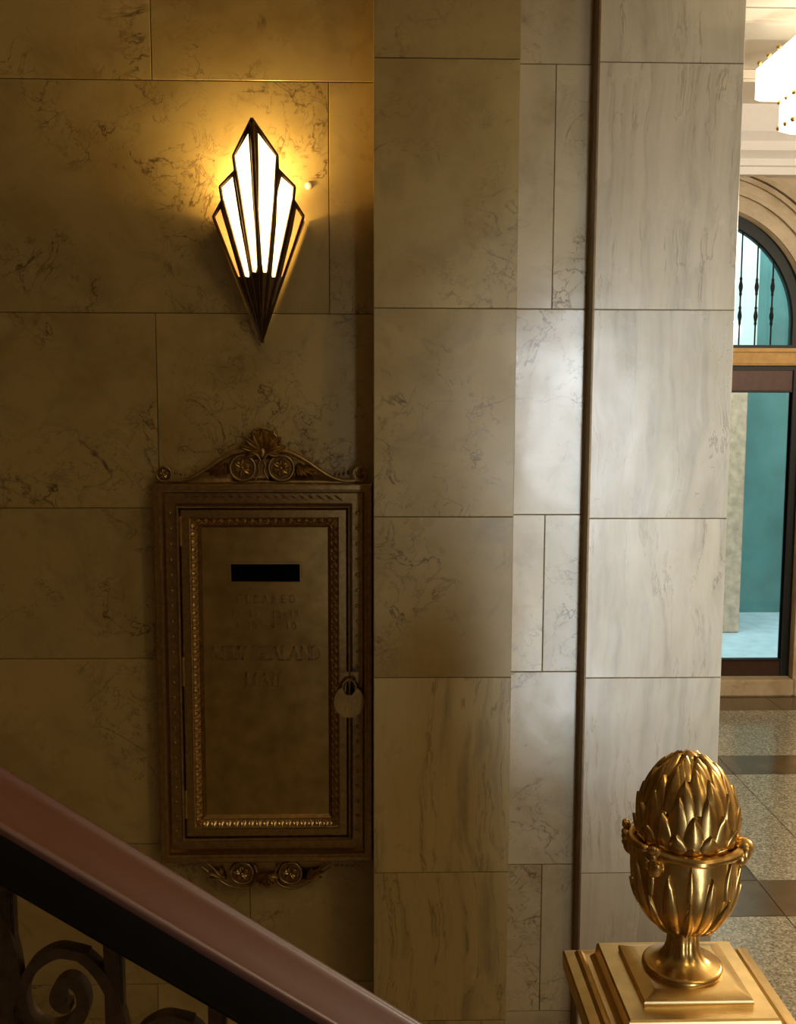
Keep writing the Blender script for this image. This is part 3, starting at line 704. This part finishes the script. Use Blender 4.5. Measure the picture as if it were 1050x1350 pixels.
for sg in (-1, 1):
    mx_ = (lambda x: x) if sg < 0 else (lambda x: 2 * CB - x)
    rosette(bot, mx_(319), 1151, 14.5, YC, 5)
    sc_line(bot, [(mx_(x), y) for x, y in ((335, 1140), (339, 1152), (333, 1166), (318, 1171), (300, 1167), (284, 1156), (266, 1143))], YC - .001, .0035, .002)
    sc_line(bot, [(mx_(x), y) for x, y in ((296, 1157), (286, 1149), (274, 1139))], YC - .002, .0028, .0018)
    for ang, L_ in ((175, .04), (158, .05), (140, .04), (120, .034)):
        a = math.radians(ang); a = a if sg < 0 else PI - a
        petal(bot, at(mx_(299), 1158, YC + .002), a, L_, .006, .008)
    for k in range(6): sphere(bot, at(mx_(258 - k * 7), 1141 + k * .2, YC + .004), .005 - .0005 * k, (1, .8, .8), 8, 6)
pb = at(CB, 1150, YC - .002)
for i in range(7): petal(bot, pb, math.radians(200 + i * 140 / 6), .034, .0075, .010)
ring = [pb + Vector((.028 * math.cos(a), .002, .030 * math.sin(a) - .006)) for a in [math.radians(185 + i * 170 / 16) for i in range(17)]]
tube(bot, ring, .003, 8)
bo = [(262, 1134), (284, 1150), (302, 1165), (330, 1168), (351, 1172)]
bo = bo + [(2 * CB - x, y) for x, y in bo[:-1][::-1]]
merge(bot, poly_solid([(q[0], -q[1]) for q in bo], [], lambda x, y, s: at(x, -y, YC + .006 + .02 * s)))
obj('base_ornament', bot, M['bronze'], mail, True, True, 50)
# hasp on the door and its padlock
hp = at(463, 893, YD0 - .004)
bm = bmesh.new(); box(bm, hp.x - .028, hp.x + .018, YD0 - .004, YD0, hp.z - .012, hp.z + .014, .002)
tube(bm, [Vector((hp.x + .009 * math.cos(a), YD0 - .004 - .014 * math.sin(a), hp.z)) for a in [PI * i / 10 for i in range(11)]], .0032, 8)
obj('hasp', bm, M['bronze'], mail, True)
pk = at(460.5, 925, YD0 - .020)
lock = thing('padlock', 'round bronze padlock hanging from the hasp on the right of the letter box', 'padlock', pk)
yk = YD0 - .020
def disc(bm, cx_, cz_, r, ya, yb, seg=40, bev=.002):
    pr_ = [(r - bev, ya), (r, ya + bev), (r, yb - bev), (r - bev, yb)]
    rings = [[bm.verts.new((cx_ + q * math.cos(2 * PI * k / seg), y, cz_ + q * math.sin(2 * PI * k / seg))) for k in range(seg)] for q, y in pr_]
    for A, B in zip(rings, rings[1:]):
        for k in range(seg): bm.faces.new((A[k], A[(k + 1) % seg], B[(k + 1) % seg], B[k]))
    bm.faces.new(rings[0]); bm.faces.new(rings[-1])
bo = [(36 * math.cos(math.radians(a)) , 36 * math.sin(math.radians(a))) for a in range(118, 423, 9)]
body = [(x, y) for x, y in bo] + [(12, 22), (7, 15), (-7, 15), (-12, 22)]
bm = poly_solid(body, [], lambda x, y, s: Vector((pk.x + x * .001, yk + .014 * s - .002, pk.z + y * .00108)))
body_o = obj('lock_body', bm, M['bronze_panel'], lock, True, True, 30)
bm = bmesh.new(); u = lambda x, y: Vector((pk.x + x * .001, yk - .003, pk.z + y * .001))
ribbon(bm, [u(-14, 2), u(-14, 8), u(14, 8), u(14, 2)], .0014, -.001, .002)
ribbon(bm, [u(-7, 5), u(-6, -6), u(-9, -28)], .0016, -.001, .002); ribbon(bm, [u(8, 5), u(6, -6), u(7, -28)], .0016, -.001, .002)
ribbon(bm, [u(-14, 5), u(14, 5)], .002, 0, .002)
obj('raised_emblem', bm, M['bronze_gilt'], body_o)
bm = bmesh.new()
tube(bm, catmull([Vector((pk.x - .014, yk + .005, pk.z + .026)), Vector((pk.x - .013, yk + .005, pk.z + .042)), Vector((pk.x + .001, yk + .005, pk.z + .053)), Vector((pk.x + .015, yk + .005, pk.z + .042)), Vector((pk.x + .016, yk + .005, pk.z + .026))], 6), .0042, 10)
obj('shackle', bm, M['bronze'], lock, True)

# ------------------------------------------------------------------ handrail
ra = at(0, 1089, 1.14); rb = at(416, 1337, 1.14 * 1.05)
rd = rb - ra; hd = Vector((-rd.y, rd.x, 0)).normalized(); RW = .140
def prof_rail(w):
    return [(.012, -.072), (.004, -.060), (.004, -.030), (-.002, -.018), (.0, -.006), (.006, 0), (.014, .002), (.020, .0035), (w * .5, .007), (w - .020, .0035), (w - .014, .002), (w - .006, 0), (w, -.006), (w + .002, -.018), (w - .004, -.030), (w - .004, -.060), (w - .012, -.072)]
PC = None
zcap = EYE - .75
fl = atz(850, 1321, zcap); fr_ = atz(998, 1323, zcap)
PH = (fr_.x - fl.x) / 2; ncx = (fl.x + fr_.x) / 2; ncy = fl.y + PH
t0 = -.35; t1 = (ncx - .0845 - ra.x) / rd.x
hr = thing('handrail', 'sloping stair handrail with reddish brown top and black sides in the foreground', 'handrail', ra + rd * .5)
def sweep(bm, prof, ta, tb, n=2):
    rings = []
    for i in range(n):
        p_ = ra + rd * (ta + (tb - ta) * i / (n - 1)); rings.append([bm.verts.new(p_ + hd * a + Vector((0, 0, z))) for a, z in prof])
    k_ = len(prof)
    for A, B in zip(rings, rings[1:]):
        for k in range(k_): bm.faces.new((A[k], A[(k + 1) % k_], B[(k + 1) % k_], B[k]))
    bm.faces.new(rings[0]); bm.faces.new(rings[-1])
top = [(0.0, -.004), (.0015, 0), (.006, .0025), (.010, .0018), (.014, .0012), (.04, .0045), (RW / 2, .006), (RW - .04, .0045), (RW - .014, .0012), (RW - .011, .0045), (RW - .007, .0068), (RW - .003, .006), (RW, .0015), (RW + .001, -.006)]
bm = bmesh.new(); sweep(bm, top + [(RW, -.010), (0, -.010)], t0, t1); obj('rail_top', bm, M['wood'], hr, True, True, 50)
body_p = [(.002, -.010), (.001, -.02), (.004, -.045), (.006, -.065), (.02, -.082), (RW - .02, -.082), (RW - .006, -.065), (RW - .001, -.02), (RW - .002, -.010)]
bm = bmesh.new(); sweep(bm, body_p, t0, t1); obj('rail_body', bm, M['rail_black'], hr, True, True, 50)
bm = bmesh.new(); sweep(bm, [(RW / 2 - .018, -.082), (RW / 2 - .018, -.094), (RW / 2 + .018, -.094), (RW / 2 + .018, -.082)], t0, t1); obj('fixing_bar', bm, M['iron'], hr)
# ------------------------------------------------------------------ balustrade
def Yb(X): return ra.y + hd.y * RW / 2 + (X - ra.x) * rd.y / rd.x
def bp_(px, py):
    Y = 1.22
    for _ in range(4): Y = Yb(at(px, py, Y).x)
    return at(px, py, Y)
bal = thing('balustrade', 'brown wrought iron stair balustrade with spiral scrolls under the handrail', 'balustrade', bp_(80, 1340))
q7 = lambda x, y: (x / 4.038, 1180 + y / 4.038)
sh = bp_(87 + 140, 1252 + 89) - bp_(87, 1252)
sc1 = [q7(*p) for p in ((470, 318), (400, 300), (310, 292), (210, 345), (150, 430), (125, 530), (165, 640), (260, 700), (350, 695), (425, 640), (452, 560), (430, 480), (375, 445), (325, 480), (315, 540), (345, 580), (385, 580))]
sw1 = [.006, .0062, .0066, .0068, .0064, .0062, .0066, .007, .0078, .0085, .0075, .007, .0065, .008, .009, .007, .0048]
sc2 = [q7(*p) for p in ((430, 305), (500, 360), (570, 450), (620, 560), (655, 690), (665, 820), (620, 960), (540, 1060))]
for k in range(-1, 5):
    for pts, ww in ((sc1, sw1), (sc2, [.0062, .0066, .007, .007, .0068, .0065, .006, .005])):
        P_ = catmull([bp_(*p) + sh * k for p in pts], 7)
        W_ = [ww[min(len(ww) - 1, i // 7)] + (ww[min(len(ww) - 1, i // 7 + 1)] - ww[min(len(ww) - 1, i // 7)]) * (i % 7) / 7 for i in range(len(P_))]
        bm = bmesh.new(); ribbon(bm, P_, W_, -.010, .010); obj('scroll', bm, M['iron'], bal, True, True, 40)
    b0 = bp_(8, 1190) + sh * k
    bm = bmesh.new(); dxb = .012; zt_ = (ra + rd * ((b0.x - ra.x) / rd.x)).z - .104
    box(bm, b0.x - .012, b0.x + .006, b0.y - .01, b0.y + .01, zt_ - .80, zt_, .002); box(bm, b0.x + .006, b0.x + .0095, b0.y - .004, b0.y + .012, zt_ - .80, zt_ - .01, .001)
    obj('baluster', bm, M['iron'], bal)
lo0 = bp_(-30, 1322); d_ = sh.normalized()
bm = bmesh.new()
A = lo0 - d_ * .4; B = lo0 + d_ * 1.0
ribbon(bm, [A, B], .008, -.012, .012); obj('lower_rail', bm, M['iron'], bal)
# ------------------------------------------------------------------ newel post
NP = thing('newel_post', 'polished brass newel post with stepped square cap and artichoke bud finial', 'newel post', (ncx, ncy, 0))
def sq_loft(bm, prof, cap0=True, cap1=True):
    rs = [[bm.verts.new((ncx + sx * h, ncy + sy_ * h, z)) for sx, sy_ in ((-1, -1), (1, -1), (1, 1), (-1, 1))] for h, z in prof]
    for A, B in zip(rs, rs[1:]):
        for k in range(4): bm.faces.new((A[k], A[(k + 1) % 4], B[(k + 1) % 4], B[k]))
    if cap0: bm.faces.new(rs[0])
    if cap1: bm.faces.new(rs[-1])
OH = (at(985, 1242, 1.47).x - at(748, 1242, 1.47).x) / 2
bm = bmesh.new()
sq_loft(bm, [(.085, zcap - .13), (.088, zcap - .10), (.10, zcap - .085), (.110, zcap - .075), (OH - .004, zcap - .072), (OH - .001, zcap - .069), (OH, zcap - .045), (OH - .002, zcap - .042),
             (OH - .014, zcap - .038), (OH - .018, zcap - .033), (OH - .022, zcap - .0315), (OH - .026, zcap - .034), (OH - .032, zcap - .034), (OH - .038, zcap - .026), (OH - .040, zcap - .012), (OH - .042, zcap - .0095),
             (PH + .003, zcap - .008), (PH - .001, zcap - .0075), (PH, zcap - .0055), (PH, zcap - .002), (PH - .001, zcap), (PH - .003, zcap + .0008), (PH - .0175, zcap + .0065), (PH - .019, zcap + .0068)])
obj('cap', bm, M['brass_cap'], NP, True, True, 28)
bm = bmesh.new(); sq_loft(bm, [(.115, 0), (.115, .18), (.10, .20), (.10, .22), (.082, .24), (.082, zcap - .16), (.090, zcap - .15), (.090, zcap - .14), (.082, zcap - .13)]); obj('shaft', bm, M['brass_cap'], NP, True, True, 28)
bm = bmesh.new()
for sx, sy_ in ((-1, 0), (1, 0), (0, -1), (0, 1)):
    for k in (-1, 0, 1):
        box(bm, ncx + sx * .083 + (k * .045 if sx == 0 else 0) - (.012 if sx == 0 else .004), ncx + sx * .083 + (k * .045 if sx == 0 else 0) + (.012 if sx == 0 else .004),
            ncy + sy_ * .083 + (k * .045 if sy_ == 0 else 0) - (.012 if sy_ == 0 else .004), ncy + sy_ * .083 + (k * .045 if sy_ == 0 else 0) + (.012 if sy_ == 0 else .004), .32, zcap - .24, .003)
obj('shaft_fluting', bm, M['brass_cap'], NP)
# finial
fx = ncx - .002
zf = zcap + .007
def fz(py, px=908): return at(px, py, ncy).z
z_rim = fz(1104); z_top = fz(991)
u_ = (at(958, 1150, ncy).x - at(908, 1150, ncy).x) / 50      # metres per pixel at the finial
foot = [(.0, zf - .001), (.050, zf - .001), (.0515, zf + .002), (.051, zf + .006), (.047, zf + .008), (.040, zf + .010), (.030, zf + .015), (.024, zf + .022), (.0205, zf + .030), (.0195, zf + .040), (.0200, zf + .050), (.022, zf + .056)]
foot = foot[1:]
bm = bmesh.new()
lathe(bm, foot, fx, ncy, 96, lambda a, j: 1 + (.0 if j < 5 else .10 * min(1, (j - 4) / 3)) * (abs(math.sin(a * 4)) - .5))
fin = obj('finial', bm, M['brass'], NP, True, True, 60)
zc_ = zf + .052
prof_cup = catmull([Vector((r, 0, z)) for r, z in ((.016, zc_), (.030, zc_ + .006), (.044, zc_ + .018), (.056, zc_ + .036), (.0635, zc_ + .058), (.066, zc_ + .080), (.0665, zc_ + .098), (.067, z_rim - .004))], 6)
def mer(prof, s):
    f = max(0, min(len(prof) - 1.0001, s * (len(prof) - 1))); i = int(f); q = prof[i].lerp(prof[i + 1], f - i); return q.x, q.z
bm = bmesh.new()
flutec = lambda a, j: 1 + .03 * math.cos(a * 8) * math.sin(PI * min(1, j / 40)) 
lathe(bm, [(p.x, p.z) for p in prof_cup] + [(.066, z_rim), (.060, z_rim + .001), (.055, z_rim - .008)], fx, ncy, 96, flutec)
def leaf(bm, prof, s0, s1, th, dth, lift, ridge, off=0.0, pw=1.0, n=10, m_=8, curl=0.0, base=1.0):
    g = []
    for i in range(n + 1):
        t = i / n; s = s0 + (s1 - s0) * t; r, z = mer(prof, s)
        w = dth * ((1 - t ** 2.2) ** pw) * (base + (1 - base) * math.sin(min(1, t * 2) * PI / 2)) + .0008
        row = []
        for k in range(m_ + 1):
            q = k / m_ * 2 - 1
            o_ = off + lift * (t ** 1.4) + ridge * (1 - abs(q)) ** .8 * (1 - t * .3) + .0012 * (1 - q * q) + curl * max(0, t - .75) * 4
            if abs(q) > .99: o_ -= .003
            rr2 = r + o_; a = th + w * q
            row.append(bm.verts.new((fx + rr2 * math.cos(a), ncy + rr2 * math.sin(a), z)))
        g.append(row)
    for i in range(n):
        for k in range(m_): bm.faces.new((g[i][k], g[i][k + 1], g[i + 1][k + 1], g[i + 1][k]))
for k in range(8):
    a = 2 * PI * k / 8 + .2
    leaf(bm, prof_cup, .06, .86, a, .24, .0004, .0032, .0004, .8, 12, 8, .0, .45)
    leaf(bm, prof_cup, .10, .60, a + PI / 8, .20, .001, .003, .0012, .8, 12, 8, .0006, .5)
    leaf(bm, prof_cup, .62, .95, a + PI / 8, .12, .0006, .002, .0006, .8, 8, 6, .0, .6)
    tube(bm, [Vector((fx + (mer(prof_cup, s)[0] + .0045) * math.cos(a + PI / 8), ncy + (mer(prof_cup, s)[0] + .0045) * math.sin(a + PI / 8), mer(prof_cup, s)[1])) for s in [.02 + i * .075 for i in range(9)]], .0018, 6)
obj('cup', bm, M['brass'], fin, True, True, 60)
# rim band of swags
bm = bmesh.new(); n = 96; pts = []; rr_ = []
cl = [math.radians(a) for a in (160, 221, 330, 50)]
for k in range(n):
    a = 2 * PI * k / n
    near = min(abs(math.atan2(math.sin(a - c), math.cos(a - c))) for c in cl)
    pts.append(Vector((fx + (.0685 + .001 * math.cos(a * 8)) * math.cos(a), ncy + (.0685 + .001 * math.cos(a * 8)) * math.sin(a), z_rim + .001 - .004 * math.sin(min(near, .8) * 2)))); rr_.append(.0052 + .0015 * abs(math.cos(a * 4)))
tube(bm, pts, rr_, 10, True)
obj('rim_band', bm, M['brass'], fin, True)
for ci, c in enumerate(cl):
    bm = bmesh.new(); base = Vector((fx + .070 * math.cos(c), ncy + .070 * math.sin(c), z_rim)); rad = Vector((math.cos(c), math.sin(c), 0)); tan = Vector((-math.sin(c), math.cos(c), 0))
    if ci in (0, 1):
        for i in range(13):
            a, h_ = random.uniform(-.011, .011), random.uniform(-.018, .010)
            sphere(bm, base + tan * a * (1 + h_ * 20) + Vector((0, 0, h_)) + rad * (.004 + random.uniform(0, .004)), random.uniform(.0042, .006), (1, 1, 1), 10, 8)
        sphere(bm, base + Vector((0, 0, -.018)) - rad * .002, .012, (1, 1, 1.2))
        obj('grape_cluster', bm, M['brass'], fin, True)
    else:
        for sg, dz in ((-1, 0), (1, 0)):
            sphere(bm, base + tan * sg * .006 + rad * .004 + Vector((0, 0, 0)), .0105, (.8, .8, 1.25), 14, 10, Matrix.Rotation(sg * .5, 3, rad))
        sphere(bm, base + rad * .001 + Vector((0, 0, .003)), .013, (1, 1, .9), 14, 10)
        sphere(bm, base - tan * .012 + Vector((0, 0, -.007)), .009, (1, 1, 1.1), 12, 8); sphere(bm, base + tan * .012 + Vector((0, 0, -.007)), .009, (1, 1, 1.1), 12, 8)
        obj('rim_boss', bm, M['brass'], fin, True)
# bud of overlapping scales
hB = z_top - z_rim
prof_b = catmull([Vector((r, 0, z_rim - .006 + (hB + .006) * t)) for r, t in ((.0560, 0), (.0585, .10), (.0595, .22), (.0580, .38), (.0530, .54), (.0440, .70), (.0310, .84), (.0170, .93), (.004, 1.0))], 6)
bm = bmesh.new(); lathe(bm, [(p.x, p.z) for p in prof_b], fx, ncy, 64)
rowsb = [(-.02, .17, 10), (.0, .31, 10), (.06, .45, 10), (.18, .59, 10), (.32, .72, 9), (.46, .83, 9), (.58, .91, 8), (.70, .97, 7)]
for j, (s0, s1, nn) in enumerate(rowsb):
    for k in range(nn):
        a = 2 * PI * (k + .5 * (j % 2)) / nn + .15
        leaf(bm, prof_b, max(0, s0), s1, a, PI / nn * 1.0, .0058, .0030, .0006, .72, 12, 10)
lathe(bm, [(.0145, z_top - .010), (.0125, z_top - .0055), (.0085, z_top - .001), (.003, z_top + .002)], fx, ncy, 24)
obj('bud', bm, M['brass'], fin, True, True, 50)

# ------------------------------------------------------------------ lights
def light(name, kind, loc, energy, color, **k):
    l = bpy.data.lights.new(name, kind); l.energy = energy; l.color = color
    for a, v in k.items(): setattr(l, a, v)
    o = bpy.data.objects.new(name, l); C.objects.link(o); o.location = loc; return o
def aim(o, tgt): o.rotation_euler = (Vector(tgt) - o.location).to_track_quat('-Z', 'Y').to_euler()
# bulbs of the sconce
o = light('sconce_bulb', 'SPOT', at(343, 262, YL - .060), 7.5, (1, .65, .22), shadow_soft_size=.014, spot_size=math.radians(172), spot_blend=1.0)
aim(o, o.location + Vector((-.18, .6, 1)))
light('sconce_bulb', 'POINT', at(343, 306, YL - .050), 1.3, (1, .62, .18), shadow_soft_size=.014)
# daylight through the glazed entrance behind
for z0_, z1_, e in ((1.36, 2.58, 2.35), (.60, 1.30, .55), (.10, .52, 1.0)):
    o = light('entrance_daylight', 'AREA', ((WX0 + WX1) / 2, YB - .03, (z0_ + z1_) / 2), e, (.86, .94, 1.0), shape='RECTANGLE', size=WX1 - WX0 - .06, size_y=z1_ - z0_, spread=math.radians(29))
    aim(o, (1.0, YS, 2.0))
# added warm ambient fill for the stair hall, no fixture known
o = light('stair_warm_fill', 'AREA', (1.7, -.2, CEIL - .05), 9, (1, .77, .38), shape='DISK', size=.5); aim(o, (1.7, .4, 0))
o = light('hall_warm_fill', 'POINT', (2.3, -.6, 3.2), 14, (1, .80, .48), shadow_soft_size=.16)  # added warm fill to brighten the upper slabs, no fixture known
# added out-of-view fill standing in for the chandelier's light
light('hall_fill', 'POINT', (chx + 1.6, Ych - 1.8, CEIL - 1.2), 250, (1, .86, .66), shadow_soft_size=.15)
# daylight outside
o = light('outdoor_daylight', 'AREA', (3, 9.0, 6), 700, (.9, .97, 1), shape='RECTANGLE', size=5, size_y=2.0); aim(o, (2.5, 10.0, 1))
w = bpy.data.worlds.new('world'); S.world = w; w.use_nodes = True
w.node_tree.nodes['Background'].inputs[0].default_value = (.6, .75, .9, 1); w.node_tree.nodes['Background'].inputs[1].default_value = 1.0
S.view_settings.view_transform = 'Standard'; S.view_settings.look = 'None'; S.view_settings.gamma = 1; S.view_settings.use_curve_mapping = False
S.view_settings.exposure = 0
